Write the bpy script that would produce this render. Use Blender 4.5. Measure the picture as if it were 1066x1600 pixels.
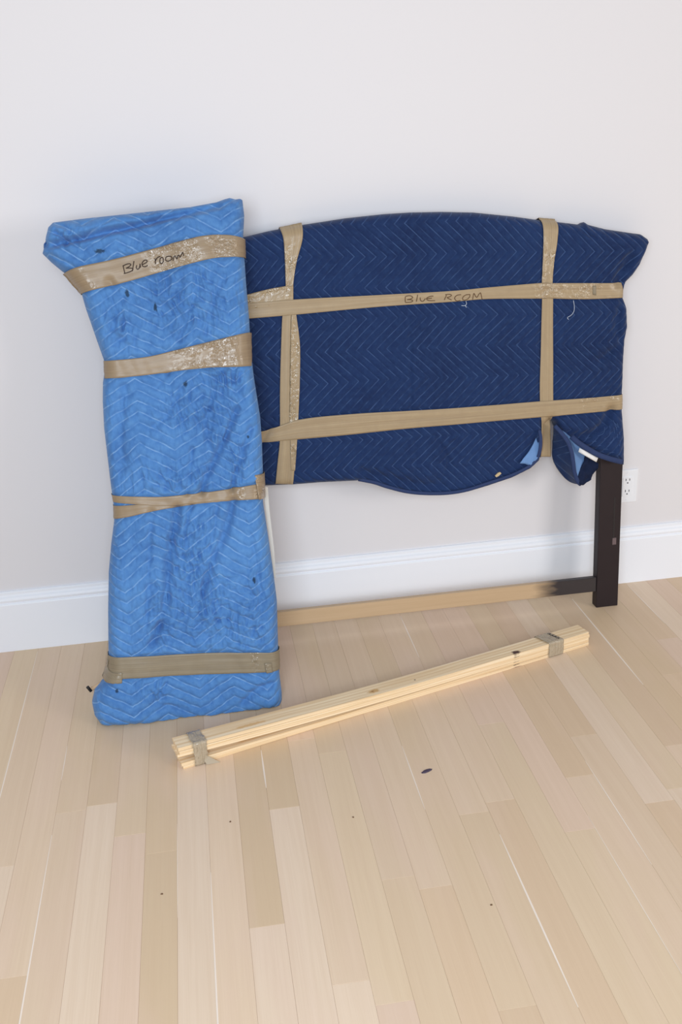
import bpy, bmesh, math, random
import numpy as np
from mathutils import Vector, Matrix

for o in list(bpy.data.objects):
    bpy.data.objects.remove(o)
scene = bpy.context.scene
COL = scene.collection

# ------------------------------------------------------------------ camera
cd = bpy.data.cameras.new('camera')
cam = bpy.data.objects.new('camera', cd)
COL.objects.link(cam)
cd.sensor_fit = 'VERTICAL'
cd.sensor_height = 36.0
cd.lens = 1555.0 / 1600.0 * 36.0
cam.matrix_world = Matrix(((0.98722686, 0.09693266, -0.12644044, 0.0),
                           (-0.15329117, 0.36164179, -0.91962875, -2.9),
                           (-0.04341592, 0.9272644, 0.37188141, 1.53666),
                           (0, 0, 0, 1)))
cd.clip_start = 0.05
scene.camera = cam

# ------------------------------------------------------------------ light
world = bpy.data.worlds.new('room_daylight')
scene.world = world
world.use_nodes = True
bgn = world.node_tree.nodes['Background']
bgn.inputs[0].default_value = (1.0, 0.965, 0.945, 1)
bgn.inputs[1].default_value = 0.455

def area(name, loc, target, sx, sy, power, color):
    ld = bpy.data.lights.new(name, 'AREA')
    ld.shape = 'RECTANGLE'; ld.size = sx; ld.size_y = sy
    ld.energy = power; ld.color = color
    o = bpy.data.objects.new(name, ld); COL.objects.link(o)
    o.location = loc
    o.rotation_euler = (Vector(target) - Vector(loc)).to_track_quat('-Z', 'Y').to_euler()
    return o

area('window_light', (5.2, -5.0, 1.8), (0.6, -0.2, 0.7), 1.5, 1.7, 118, (1.0, 0.955, 0.91))
area('rear_window_light', (-0.35, -3.7, 1.75), (0.4, 0, 0.25), 1.3, 1.1, 76, (0.80, 0.90, 1.0))  # added soft fill from behind the camera, no known window there

scene.view_settings.view_transform = 'Standard'
scene.view_settings.look = 'None'
scene.view_settings.gamma = 1.0
scene.view_settings.use_curve_mapping = False
scene.view_settings.exposure = 0.0
D = {'ARCS': [[[0.5697, 0.5765, -0.02], [0.6074, 0.581, -0.02], [0.6333, 0.5894, -0.02], [0.6408, 0.6073, -0.02]],
          [[0.5818, 0.5661, -0.02], [0.6244, 0.5702, -0.02], [0.6511, 0.5818, -0.02], [0.655, 0.6061, -0.02], [0.6478, 0.6238, -0.02]],
          [[0.594, 0.5542, -0.02], [0.6391, 0.5548, -0.02], [0.6648, 0.5703, -0.02], [0.6676, 0.6003, -0.02], [0.6572, 0.6258, -0.02]],
          [[0.6085, 0.5435, -0.02], [0.6538, 0.5422, -0.02], [0.6756, 0.5608, -0.02], [0.6773, 0.5948, -0.02], [0.6647, 0.6284, -0.02]],
          [[0.6231, 0.5328, -0.02], [0.6652, 0.5308, -0.02], [0.6846, 0.5507, -0.02], [0.686, 0.5917, -0.02], [0.6732, 0.6299, -0.02]]],
 'BIND_FLAP': [[0.4757, 0.63, -0.022], [0.4926, 0.609, -0.032], [0.5111, 0.5808, -0.038], [0.5227, 0.5504, -0.041], [0.5299, 0.5151, -0.04], [0.5371, 0.4802, -0.034], [0.5516, 0.4474, -0.025], [0.5662, 0.4328, -0.015]],
 'BIND_MAIN': [[-0.1312, 0.5141, -0.005], [-0.0844, 0.5021, -0.014], [-0.047, 0.4871, -0.02], [0.0105, 0.4674, -0.024], [0.0693, 0.4558, -0.025], [0.1386, 0.4503, -0.026], [0.1988, 0.4545, -0.026],
               [0.2633, 0.4686, -0.026], [0.3377, 0.4871, -0.027], [0.3933, 0.5111, -0.03], [0.4184, 0.5358, -0.033], [0.4261, 0.568, -0.036], [0.4282, 0.5988, -0.032], [0.4275, 0.6204, -0.022]],
 'BIND_SWOOSH': [[0.5292, 0.5913, -0.022], [0.5452, 0.5747, -0.034], [0.5735, 0.5537, -0.041], [0.6077, 0.5322, -0.044], [0.6502, 0.5135, -0.042], [0.6932, 0.4971, -0.03]],
 'B_1': ([[-0.2004, 1.2228], [-0.1516, 1.2323], [-0.0751, 1.2433], [0.0353, 1.2651], [0.1481, 1.2862], [0.2156, 1.2877], [0.266, 1.2791]],
         [[-0.1593, 1.1659], [-0.1216, 1.1729], [-0.0395, 1.1867], [0.0669, 1.2095], [0.1738, 1.2292], [0.2267, 1.2307], [0.2632, 1.23]]),
 'B_2': ([[-0.1219, 0.9913], [-0.0609, 0.9915], [0.0012, 0.995], [0.1028, 1.0121], [0.1909, 1.027], [0.2522, 1.0365], [0.2606, 1.036]],
         [[-0.1248, 0.9455], [-0.0659, 0.9457], [-0.0038, 0.9475], [0.0835, 0.9522], [0.1521, 0.9535], [0.2173, 0.9501], [0.2544, 0.9489]]),
 'B_3': ([[-0.1399, 0.6388], [-0.0752, 0.6309], [-0.0002, 0.6244], [0.1205, 0.6259], [0.1877, 0.63], [0.2478, 0.6353], [0.2588, 0.6354]],
         [[-0.1382, 0.6198], [-0.0774, 0.6104], [-0.0028, 0.5997], [0.118, 0.6001], [0.1846, 0.5962], [0.244, 0.5931], [0.255, 0.5921]]),
 'B_3B': ([[-0.1394, 0.6096], [-0.0774, 0.6104], [-0.0013, 0.6134], [0.1193, 0.6139], [0.1862, 0.6144], [0.2448, 0.6141]],
          [[-0.1425, 0.5736], [-0.0975, 0.5795], [-0.0418, 0.5879], [0.0801, 0.5968], [0.1846, 0.5962], [0.243, 0.5932]]),
 'B_3T': ([[0.2369, 0.6601], [0.2593, 0.6598]], [[0.2394, 0.5918], [0.2549, 0.5903]]),
 'B_4': ([[-0.1985, 0.2014], [-0.1475, 0.1988], [-0.0793, 0.1943], [0.0447, 0.1849], [0.1455, 0.1747], [0.2595, 0.1601]],
         [[-0.2125, 0.1377], [-0.1679, 0.1386], [-0.0856, 0.1339], [0.0179, 0.1258], [0.14, 0.1145], [0.2565, 0.1039]]),
 'B_4B': ([[-0.1982, 0.1887], [-0.1998, 0.1598], [-0.166, 0.1557]], [[-0.2279, 0.1378], [-0.2101, 0.1283], [-0.1708, 0.1271]]),
 'B_4T': ([[0.2181, 0.1346], [0.2375, 0.1322]], [[0.2208, 0.1045], [0.2368, 0.1044]]),
 'B_BOT': [[-0.2467, 0.002], [-0.2266, -0.0063], [-0.1409, -0.0137], [-0.042, -0.0228], [0.0656, -0.0254], [0.162, -0.0244], [0.2485, -0.0183]],
 'B_CREASE': [([[-0.229, 1.2877], [-0.1871, 1.2946], [-0.1388, 1.3011], [-0.0817, 1.3134], [-0.0411, 1.3189], [0.0161, 1.3282], [0.0738, 1.339], [0.1399, 1.3511], [0.2064, 1.3632]], 0.0099, 0.0352),
              ([[-0.2061, 1.3208], [-0.1888, 1.3072], [-0.1844, 1.2913]], 0.006600000000000001, 0.016), ([[-0.1851, 1.3384], [-0.1664, 1.309], [-0.1581, 1.2991]], 0.0055000000000000005, 0.0128),
              ([[0.0265, 0.5881], [0.0103, 0.5287], [-0.0121, 0.4431], [-0.0228, 0.3732], [-0.042, 0.3038], [-0.0793, 0.2269]], 0.0121, 0.022400000000000003),
              ([[0.0644, 0.5931], [0.0466, 0.5513], [0.0355, 0.5086]], 0.006600000000000001, 0.0128), ([[0.176, 0.5962], [0.1459, 0.5149], [0.1, 0.4312], [0.0717, 0.3539]], 0.0121, 0.019200000000000002),
              ([[0.1321, 0.5865], [0.1153, 0.518], [0.0966, 0.467]], 0.006600000000000001, 0.009600000000000001), ([[-0.0413, 0.5861], [-0.0571, 0.5006], [-0.0734, 0.3788], [-0.0934, 0.2557]], 0.0088, 0.008),
              ([[0.2069, 0.838], [0.1553, 0.7401], [0.115, 0.6749], [0.0935, 0.6285]], 0.0099, 0.019200000000000002), ([[0.2395, 0.7841], [0.2029, 0.7014], [0.1803, 0.6428], [0.1736, 0.6261]], 0.0099, 0.016),
              ([[0.0797, 0.7468], [0.0663, 0.6795], [0.0541, 0.6254]], 0.006600000000000001, 0.009600000000000001), ([[0.153, 0.8931], [0.1232, 0.8111], [0.1233, 0.7429]], 0.0088, 0.008),
              ([[0.0699, 0.8999], [0.0251, 0.8364], [-0.0139, 0.8145]], 0.0088, 0.009600000000000001), ([[0.0049, 0.9135], [0.0235, 0.9337], [0.0362, 0.9443]], 0.006600000000000001, 0.0064),
              ([[0.1388, 1.1749], [0.116, 1.1114], [0.075, 1.0323]], 0.011000000000000001, 0.009600000000000001), ([[0.206, 1.1867], [0.1653, 1.1079], [0.1458, 1.0436]], 0.0099, 0.009600000000000001),
              ([[-0.11, 1.0623], [-0.05, 1.0905], [0.013, 1.0697]], 0.0099, 0.0064), ([[-0.0769, 0.9201], [-0.0983, 0.8301], [-0.1098, 0.6959]], 0.015400000000000002, 0.0128),
              ([[0.2165, 0.4723], [0.2241, 0.3821], [0.2183, 0.2376]], 0.0088, 0.0064), ([[0.2338, 0.0694], [0.188, 0.0564], [0.1494, 0.0239]], 0.011000000000000001, 0.016),
              ([[-0.0911, 0.0823], [-0.0768, 0.0527], [-0.0093, 0.0293]], 0.0088, 0.0048000000000000004), ([[-0.0844, 1.1897], [-0.0608, 1.1398], [-0.0855, 1.093]], 0.011000000000000001, 0.008)],
 'B_CRUMP': [([-0.042, 0.3038], 0.06, 0.12), ([0.088, 0.3071], 0.12, 0.15), ([0.0489, 0.4366], 0.08, 0.12), ([0.1902, 0.2774], 0.05, 0.14), ([0.0898, 0.8478], 0.1, 0.06), ([0.1617, 0.8078], 0.05, 0.12),
             ([0.1928, 0.685], 0.04, 0.08), ([0.0377, 0.6649], 0.12, 0.05), ([0.1013, 1.1287], 0.16, 0.1), ([-0.0679, 1.0755], 0.06, 0.07), ([0.1812, 0.9245], 0.1, 0.08), ([0.0406, 0.5256], 0.1, 0.05),
             ([0.0156, 1.2472], 0.1, 0.03), ([-0.0815, 0.0903], 0.06, 0.03), ([-0.1699, 1.3061], 0.05, 0.03)],
 'B_LEFT': [[-0.2347, 1.3194], [-0.2387, 1.3068], [-0.2362, 1.2938], [-0.2452, 1.2864], [-0.2499, 1.2738], [-0.2316, 1.2518], [-0.2071, 1.2276], [-0.1937, 1.217], [-0.1647, 1.1727], [-0.1581, 1.1313], [-0.1396, 1.049],
            [-0.1267, 0.993], [-0.1302, 0.9563], [-0.1359, 0.9349], [-0.1419, 0.8863], [-0.1463, 0.8134], [-0.146, 0.7412], [-0.1459, 0.6822], [-0.1451, 0.6333], [-0.1445, 0.5964], [-0.148, 0.565], [-0.1623, 0.5052],
            [-0.1779, 0.4275], [-0.1916, 0.3208], [-0.2045, 0.1979], [-0.2069, 0.1686], [-0.2256, 0.1265], [-0.253, 0.1001], [-0.2639, 0.0661], [-0.261, 0.0301], [-0.2467, 0.002]],
 'B_RIGHT': [[0.2741, 1.3778], [0.2753, 1.3395], [0.2671, 1.2827], [0.266, 1.2333], [0.2645, 1.1704], [0.2641, 1.0699], [0.2607, 0.987], [0.263, 0.9167], [0.2702, 0.8123], [0.2692, 0.7424], [0.2642, 0.6563],
             [0.2572, 0.5767], [0.2635, 0.4751], [0.2677, 0.3926], [0.2714, 0.2963], [0.2629, 0.1495], [0.2602, 0.0854], [0.2617, 0.028], [0.261, -0.0006], [0.2485, -0.0183]],
 'B_SIDE': ([[0.2626, 0.6149], [0.2637, 0.5466], [0.2684, 0.4372], [0.2684, 0.3546]], [[0.2749, 0.6137], [0.2743, 0.5455], [0.2773, 0.4363], [0.2755, 0.3539]]),
 'B_TOP': [[-0.2347, 1.3194], [-0.2276, 1.3381], [-0.2134, 1.35], [-0.1305, 1.3554], [-0.0243, 1.3603], [0.0748, 1.3655], [0.1363, 1.3685], [0.2047, 1.3767], [0.226, 1.3828], [0.2406, 1.3856], [0.2553, 1.3812],
           [0.2678, 1.3822], [0.2741, 1.3778]],
 'CARE': [[[0.551, 0.5566, -0.036], [0.6096, 0.5218, -0.04]], [[0.5479, 0.5442, -0.034], [0.6055, 0.5069, -0.036]]],
 'CHIPS': [[0.4638, -0.8775], [-0.1889, -1.1748], [-0.0318, -0.9685], [0.2545, -1.0125], [0.4899, -1.3446]],
 'FLAP_IN': [[[0.5846, 0.5199, 0.0], [0.6002, 0.5097, 0.002], [0.6287, 0.49, 0.004]], [[0.5634, 0.4804, -0.014], [0.5886, 0.4825, -0.008], [0.6264, 0.47, 0.002]],
             [[0.5533, 0.4583, -0.02], [0.5757, 0.457, -0.016], [0.6067, 0.4596, -0.006]], [[0.5587, 0.4365, -0.018], [0.5746, 0.432, -0.015], [0.6, 0.4441, -0.008]]],
 'FLAP_LIN': [[[0.4786, 0.6254, -0.02], [0.512, 0.5828, -0.03], [0.5274, 0.5343, -0.035], [0.5365, 0.4853, -0.03], [0.5515, 0.446, -0.02]],
              [[0.4967, 0.6135, -0.01], [0.5342, 0.5678, -0.01], [0.5537, 0.5254, -0.01], [0.5628, 0.4876, -0.01], [0.5678, 0.4499, -0.01]],
              [[0.5249, 0.5963, 0.01], [0.5606, 0.5646, 0.01], [0.5864, 0.5254, 0.01], [0.6101, 0.4943, 0.01], [0.5945, 0.4556, 0.005]]],
 'FLAP_OUT': [[[0.48, 0.6278, -0.005], [0.4859, 0.569, 0.02], [0.4904, 0.5106, 0.03], [0.5204, 0.4578, 0.03], [0.5464, 0.433, 0.02], [0.5764, 0.426, 0.005]],
              [[0.4795, 0.6274, -0.012], [0.4949, 0.573, 0.0], [0.507, 0.5168, 0.008], [0.5294, 0.4688, 0.01], [0.5488, 0.4377, 0.01], [0.5701, 0.4302, 0.0]],
              [[0.4786, 0.6254, -0.02], [0.512, 0.5828, -0.03], [0.5274, 0.5343, -0.035], [0.5344, 0.4855, -0.03], [0.5472, 0.4547, -0.02], [0.5681, 0.4318, -0.005]]],
 'FLUFF': [[0.2892, 0.4882], [0.2973, 0.4955], [0.3054, 0.4988], [0.3095, 0.4944], [0.3013, 0.487], [0.2932, 0.4837]],
 'H_BOT': [[-0.8081, 0.4924], [-0.6282, 0.5101], [-0.4663, 0.5171], [-0.4165, 0.5172], [-0.3801, 0.5157], [-0.3263, 0.5124], [-0.2449, 0.5113], [-0.1159, 0.5051], [-0.04, 0.4733], [0.0191, 0.4521], [0.079, 0.4389],
           [0.1497, 0.4329], [0.2108, 0.4373], [0.2763, 0.4505], [0.3522, 0.469], [0.4098, 0.4925], [0.4384, 0.5165], [0.4484, 0.5525], [0.4501, 0.5849], [0.4516, 0.6332], [0.4677, 0.6478], [0.4863, 0.6301],
           [0.4928, 0.6114], [0.5365, 0.5791], [0.5701, 0.5557], [0.6339, 0.5086], [0.6765, 0.4901], [0.7151, 0.4739]],
 'H_CREASE': [([[0.6571, 0.6623], [0.6437, 0.6335], [0.618, 0.6016], [0.5569, 0.5829], [0.5055, 0.6036]], 0.015, 0.017),
              ([[0.6802, 0.9765], [0.6659, 0.9325], [0.6713, 0.8944], [0.6844, 0.8648], [0.6512, 0.8386], [0.6216, 0.8217]], 0.012, 0.009), ([[0.7009, 1.1058], [0.6767, 1.0709], [0.6698, 1.0438]], 0.018, 0.016),
              ([[-0.1199, 0.5375], [-0.0351, 0.5093], [0.0429, 0.4836], [0.1223, 0.4758]], 0.016, 0.01), ([[-0.2434, 1.1998], [-0.2085, 1.1856], [-0.1746, 1.1488]], 0.005, 0.004),
              ([[-0.4206, 0.6402], [-0.3656, 0.7498], [-0.3728, 0.899]], 0.01, 0.004), ([[0.106, 0.6314], [0.1437, 0.5485], [0.1226, 0.49]], 0.006, 0.005),
              ([[0.5425, 1.2102], [0.5564, 1.1917], [0.5916, 1.1719]], 0.005, 0.005)],
 'H_CRUMP': [([0.0582, 0.8655], 0.045, 0.22), ([-0.2085, 1.1856], 0.08, 0.05), ([-0.3728, 0.899], 0.05, 0.25), ([0.1435, 0.5385], 0.2, 0.1), ([0.5549, 0.671], 0.1, 0.06), ([0.6292, 0.8975], 0.08, 0.2)],
 'H_LEFT': [[-0.7626, 1.1739], [-0.8081, 0.4924]],
 'H_LEG': [[0.6326, 0.0023], [0.6229, 0.4895], [0.7096, 0.0001], [0.6985, 0.4824]],
 'H_RIGHT': [[0.7625, 1.1584], [0.7669, 1.1491], [0.7563, 1.1205], [0.7399, 1.0848], [0.7192, 1.0565], [0.6979, 1.0375], [0.6927, 1.0173], [0.6915, 0.9949], [0.7048, 0.9639], [0.709, 0.9065], [0.7023, 0.8686],
             [0.7004, 0.8105], [0.7006, 0.7516], [0.7004, 0.7], [0.7022, 0.6517], [0.7115, 0.5695], [0.7131, 0.5282], [0.7151, 0.4739]],
 'H_SEAM': [([[0.0398, 1.003], [0.0392, 0.867], [0.0363, 0.7154]], 0.004, 0.004), ([[0.0678, 1.001], [0.0677, 0.8647], [0.0653, 0.7129]], 0.003, 0.003),
            ([[0.0403, 0.6568], [0.0463, 0.5974], [0.0397, 0.5081]], 0.005, 0.003)],
 'H_STR': [[0.6183, 0.1061], [0.6196, 0.0566], [-0.4116, 0.1073], [-0.4154, 0.0555]],
 'H_T1': ([[-0.5742, 1.0569], [-0.4127, 1.0579], [-0.2886, 1.059], [-0.0569, 1.0547], [0.1537, 1.0519], [0.271, 1.055], [0.4298, 1.0567], [0.4627, 1.0539], [0.5658, 1.0471], [0.6779, 1.0396]],
          [[-0.5786, 1.0132], [-0.4144, 1.0156], [-0.286, 1.0171], [-0.0583, 1.0216], [0.1531, 1.0214], [0.2707, 1.0223], [0.4303, 1.0123], [0.4633, 1.01], [0.5669, 1.001], [0.6795, 0.997]]),
 'H_T1B': ([[-0.5208, 1.0619], [-0.4125, 1.0825], [-0.3636, 1.0914], [-0.3148, 1.0969], [-0.2896, 1.0969]], [[-0.5241, 1.027], [-0.414, 1.0421], [-0.3671, 1.0459], [-0.318, 1.0513], [-0.2925, 1.0549]]),
 'H_T2': ([[-0.5745, 0.6848], [-0.4073, 0.6908], [-0.2989, 0.7156], [-0.1457, 0.7184], [0.0304, 0.713], [0.1469, 0.7098], [0.3041, 0.7081], [0.4334, 0.7079], [0.5642, 0.7058], [0.6903, 0.7059]],
          [[-0.5777, 0.6508], [-0.4072, 0.6563], [-0.3028, 0.6571], [-0.1488, 0.6571], [0.0287, 0.6598], [0.1459, 0.6598], [0.3039, 0.6591], [0.4319, 0.6589], [0.5654, 0.6592], [0.692, 0.6603]]),
 'H_TAB': ([[0.5856, 1.0384], [0.5954, 1.0378]], [[0.5863, 1.0126], [0.5962, 1.0101]]),
 'H_TOP': [[-0.7626, 1.1739], [-0.6469, 1.2008], [-0.5049, 1.2227], [-0.4068, 1.2348], [-0.3439, 1.2455], [-0.2449, 1.2568], [-0.1272, 1.2672], [-0.0179, 1.2721], [0.0554, 1.2723], [0.1477, 1.2688], [0.2407, 1.2618],
           [0.3536, 1.2449], [0.4489, 1.2271], [0.5066, 1.2185], [0.5551, 1.2103], [0.5685, 1.2167], [0.5803, 1.2088], [0.6333, 1.1932], [0.7123, 1.1777], [0.7421, 1.1724], [0.7625, 1.1584]],
 'H_V1': ([[-0.3133, 1.2483], [-0.3078, 1.2191], [-0.3084, 1.1608], [-0.3112, 1.0966], [-0.3159, 1.0565], [-0.326, 1.0164], [-0.3356, 0.9325], [-0.3463, 0.8231], [-0.3531, 0.7298], [-0.3595, 0.6539], [-0.3694, 0.5966],
           [-0.3811, 0.527]],
          [[-0.2509, 1.2565], [-0.2566, 1.216], [-0.2764, 1.1588], [-0.2894, 1.1004], [-0.2934, 1.0549], [-0.3007, 1.0146], [-0.3084, 0.9305], [-0.3178, 0.8208], [-0.3243, 0.7273], [-0.3127, 0.6496], [-0.3185, 0.5918],
           [-0.3292, 0.5199]]),
 'H_V1B': ([[-0.3003, 1.0199], [-0.3091, 0.9305], [-0.3178, 0.8208], [-0.3262, 0.7275], [-0.3291, 0.6318], [-0.3319, 0.5637]],
           [[-0.2868, 1.0189], [-0.2819, 0.9285], [-0.2901, 0.8186], [-0.3001, 0.7252], [-0.309, 0.6493], [-0.3205, 0.5626]]),
 'H_V2': ([[0.4337, 1.2306], [0.4355, 1.1742], [0.4331, 1.1137], [0.4308, 1.0579], [0.4323, 1.0048], [0.4317, 0.8744], [0.4295, 0.7598], [0.4317, 0.6816], [0.4361, 0.6417], [0.4368, 0.5817], [0.4373, 0.5291]],
          [[0.482, 1.2243], [0.4765, 1.161], [0.4676, 1.1115], [0.4636, 1.0557], [0.4662, 1.008], [0.4692, 0.8716], [0.4708, 0.7565], [0.4729, 0.678], [0.4745, 0.6383], [0.4774, 0.578], [0.4792, 0.5252]]),
 'LIN_MAIN': [[[0.4183, 0.5968, -0.02], [0.399, 0.5635, -0.024], [0.3649, 0.5223, -0.024]], [[0.4221, 0.5822, -0.027], [0.4112, 0.5478, -0.03], [0.3818, 0.5198, -0.028]],
              [[0.4256, 0.5916, -0.034], [0.422, 0.5438, -0.034], [0.3953, 0.5129, -0.03]]],
 'PAINT': [0.4232, 0.5024],
 'PHASE_B': [0.1189, 0.3935],
 'PHASE_H': [-0.1176, 1.1643],
 'STAINS': [[-0.1031, 1.2657, 0.014, 0.006], [-0.0443, 1.1581, 0.006, 0.011], [0.023, 1.1178, 0.005, 0.012], [0.0799, 0.9158, 0.006, 0.009], [-0.1868, 0.1071, 0.005, 0.006], [0.2112, 0.3745, 0.005, 0.008],
            [0.2307, 0.7626, 0.003, 0.005]],
 'STICK': [[-0.3508, -0.43, 0.0986], [-0.3806, -0.43, 0.0841], [-0.3926, -0.43, 0.092], [-0.3843, -0.43, 0.0764]],
 'THREADS_H': [[[0.5278, 1.0], [0.5311, 0.9832], [0.5304, 0.9684], [0.5228, 0.9578], [0.5111, 0.9511], [0.5152, 0.9453]], [[0.2041, 1.0206], [0.2059, 1.0132], [0.2021, 1.008], [0.1907, 1.0088]],
               [[0.2021, 1.008], [0.2058, 1.0022]]],
 'W_B1': [[[-0.0471, 1.2268], [-0.0462, 1.2181], [-0.0449, 1.2081]], [[-0.0478, 1.2263], [-0.0371, 1.2301], [-0.0298, 1.2305], [-0.0277, 1.2274], [-0.0342, 1.2227], [-0.0409, 1.2201]],
          [[-0.0409, 1.2201], [-0.0291, 1.2197], [-0.0234, 1.2175], [-0.0262, 1.2132], [-0.0347, 1.2098], [-0.0474, 1.207]], [[-0.0188, 1.2365], [-0.0218, 1.2255], [-0.0254, 1.2117]],
          [[-0.0126, 1.2259], [-0.0147, 1.2206], [-0.0126, 1.2156], [-0.0074, 1.2183], [-0.0043, 1.2289]], [[-0.0043, 1.2289], [-0.0042, 1.2194]],
          [[0.0007, 1.2263], [0.0112, 1.2306], [0.0142, 1.2349], [0.011, 1.2375], [0.0054, 1.2355], [0.0007, 1.2291], [0.0018, 1.2226], [0.0084, 1.2209], [0.0145, 1.2241]], [[0.0345, 1.2403], [0.0348, 1.2259]],
          [[0.0353, 1.2336], [0.0412, 1.2413], [0.0488, 1.2436]], [[0.0535, 1.2415], [0.0486, 1.2391], [0.0461, 1.232], [0.0491, 1.2255], [0.0547, 1.2306], [0.055, 1.2387], [0.0522, 1.2414]],
          [[0.0692, 1.2428], [0.0631, 1.2409], [0.0613, 1.2338], [0.067, 1.2307], [0.0756, 1.2341], [0.078, 1.239], [0.0737, 1.2425], [0.0692, 1.2428]],
          [[0.0799, 1.2308], [0.0825, 1.2387], [0.0857, 1.2425], [0.0891, 1.2365], [0.09, 1.2343], [0.0928, 1.2408], [0.0959, 1.2437], [0.0986, 1.2377], [0.1035, 1.2464], [0.1066, 1.2495], [0.1079, 1.2408]]],
 'W_T1': [[[0.0283, 1.0456], [0.0273, 1.0374], [0.0278, 1.0291]], [[0.0295, 1.0455], [0.0369, 1.0466], [0.0442, 1.0457], [0.0495, 1.0413], [0.0428, 1.0375], [0.0329, 1.0363]],
          [[0.0329, 1.0363], [0.0439, 1.0351], [0.0492, 1.0319], [0.0437, 1.0285], [0.0278, 1.0284]], [[0.0639, 1.0479], [0.0619, 1.0386], [0.0597, 1.0288]],
          [[0.071, 1.0398], [0.0713, 1.0332], [0.0749, 1.0289], [0.0806, 1.0295], [0.0857, 1.0357]], [[0.1092, 1.0412], [0.0994, 1.0407], [0.0906, 1.0371], [0.0898, 1.0331], [0.0966, 1.0291], [0.1138, 1.0279]],
          [[0.0913, 1.0349], [0.1046, 1.0356]], [[0.1475, 1.041], [0.1441, 1.0348], [0.141, 1.0279]], [[0.1438, 1.0424], [0.155, 1.0431], [0.1623, 1.0402], [0.1573, 1.0363], [0.1486, 1.0345]],
          [[0.1486, 1.0345], [0.154, 1.0308], [0.1621, 1.0265]], [[0.1896, 1.0398], [0.1784, 1.0389], [0.1714, 1.0329], [0.1732, 1.0257], [0.1794, 1.0229], [0.1876, 1.024]],
          [[0.2157, 1.0387], [0.2045, 1.0383], [0.1957, 1.0329], [0.1944, 1.0264], [0.2005, 1.0238], [0.2105, 1.0272], [0.2156, 1.034], [0.2157, 1.0387]],
          [[0.2237, 1.0239], [0.2256, 1.0345], [0.2277, 1.041], [0.233, 1.0316], [0.2368, 1.0294], [0.2418, 1.0369], [0.2469, 1.0413], [0.2493, 1.0329], [0.2517, 1.022]]]}
# ------------------------------------------------------------------ helpers
def S(r, g, b):
    def f(c):
        c /= 255.0
        return c / 12.92 if c <= 0.04045 else ((c + 0.055) / 1.055) ** 2.4
    return (f(r), f(g), f(b), 1.0)

def link(o, parent=None):
    COL.objects.link(o)
    if parent is not None:
        o.parent = parent
    return o

def thing(name, label, cat, loc=(0, 0, 0), rx=0.0, group=None):
    o = bpy.data.objects.new(name, None)
    o.empty_display_size = 0.05
    o.location = loc; o.rotation_euler = (rx, 0, 0)
    o['label'] = label; o['category'] = cat
    if group: o['group'] = group
    return link(o)

def mesh_obj(name, verts, faces, mat, parent=None, smooth=False, uv=None, attr=None, label=None):
    me = bpy.data.meshes.new(name)
    me.from_pydata([tuple(map(float, v)) for v in verts], [], [tuple(map(int, f)) for f in faces])
    if smooth:
        me.polygons.foreach_set('use_smooth', [True] * len(me.polygons))
    if uv is not None:
        ul = me.uv_layers.new(name='UVMap')
        li = np.empty(len(me.loops), dtype=np.int32)
        me.loops.foreach_get('vertex_index', li)
        ul.data.foreach_set('uv', np.asarray(uv, dtype=np.float32)[li].ravel())
    if attr is not None:
        for k, a in attr.items():
            at = me.attributes.new(k, 'FLOAT', 'POINT')
            at.data.foreach_set('value', np.asarray(a, dtype=np.float32))
    me.materials.append(mat)
    me.update()
    o = bpy.data.objects.new(name, me)
    if label: o['label'] = label
    return link(o, parent)

def bevel_box(name, lo, hi, mat, parent=None, b=0.001, seg=1, smooth=False):
    bm = bmesh.new()
    bmesh.ops.create_cube(bm, size=1.0)
    lo = Vector(lo); hi = Vector(hi)
    for v in bm.verts:
        v.co = Vector([(lo[i] + hi[i]) / 2 + v.co[i] * (hi[i] - lo[i]) for i in range(3)])
    if b > 0:
        bmesh.ops.bevel(bm, geom=list(bm.edges), offset=b, segments=seg, affect='EDGES', profile=0.5)
    me = bpy.data.meshes.new(name); bm.to_mesh(me); bm.free()
    me.materials.append(mat)
    if smooth:
        me.polygons.foreach_set('use_smooth', [True] * len(me.polygons))
    return link(bpy.data.objects.new(name, me), parent)

def disc_prism(name, c, r, y0, y1, mat, parent, n=16, flat=None):
    """short cylinder along y, front at y1 (flat: cuts the lower part)"""
    vs, fs = [], []
    for y in (y0, y1):
        for i in range(n):
            a = 2 * math.pi * i / n
            z = r * math.sin(a)
            if flat is not None: z = max(z, -flat)
            vs.append((c[0] + r * math.cos(a), y, c[1] + z))
    fs.append(list(range(n))); fs.append(list(range(n, 2 * n))[::-1])
    for i in range(n):
        j = (i + 1) % n
        fs.append((i, n + i, n + j, j))
    return mesh_obj(name, vs, fs, mat, parent)

# numpy noise -----------------------------------------------------------
def vnoise(x, y, seed=0):
    xi = np.floor(x); yi = np.floor(y)
    xf = x - xi; yf = y - yi
    xi = xi.astype(np.int64); yi = yi.astype(np.int64)
    def h(a, b):
        n = (a * 374761393 + b * 668265263 + seed * 1442695041) & 0xffffffff
        n = ((n ^ (n >> 13)) * 1274126177) & 0xffffffff
        return ((n ^ (n >> 16)) & 0xffff) / 32767.5 - 1.0
    u = xf * xf * xf * (xf * (xf * 6 - 15) + 10); v = yf * yf * yf * (yf * (yf * 6 - 15) + 10)
    return (h(xi, yi) * (1 - u) + h(xi + 1, yi) * u) * (1 - v) + (h(xi, yi + 1) * (1 - u) + h(xi + 1, yi + 1) * u) * v

def fbm(x, y, seed=0, o=3):
    r = 0; a = 1.0
    for k in range(o):
        r = r + a * vnoise(x, y, seed + 17 * k); x = x * 2.03 + 5.1; y = y * 2.03 - 3.7; a *= 0.5
    return r

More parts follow.
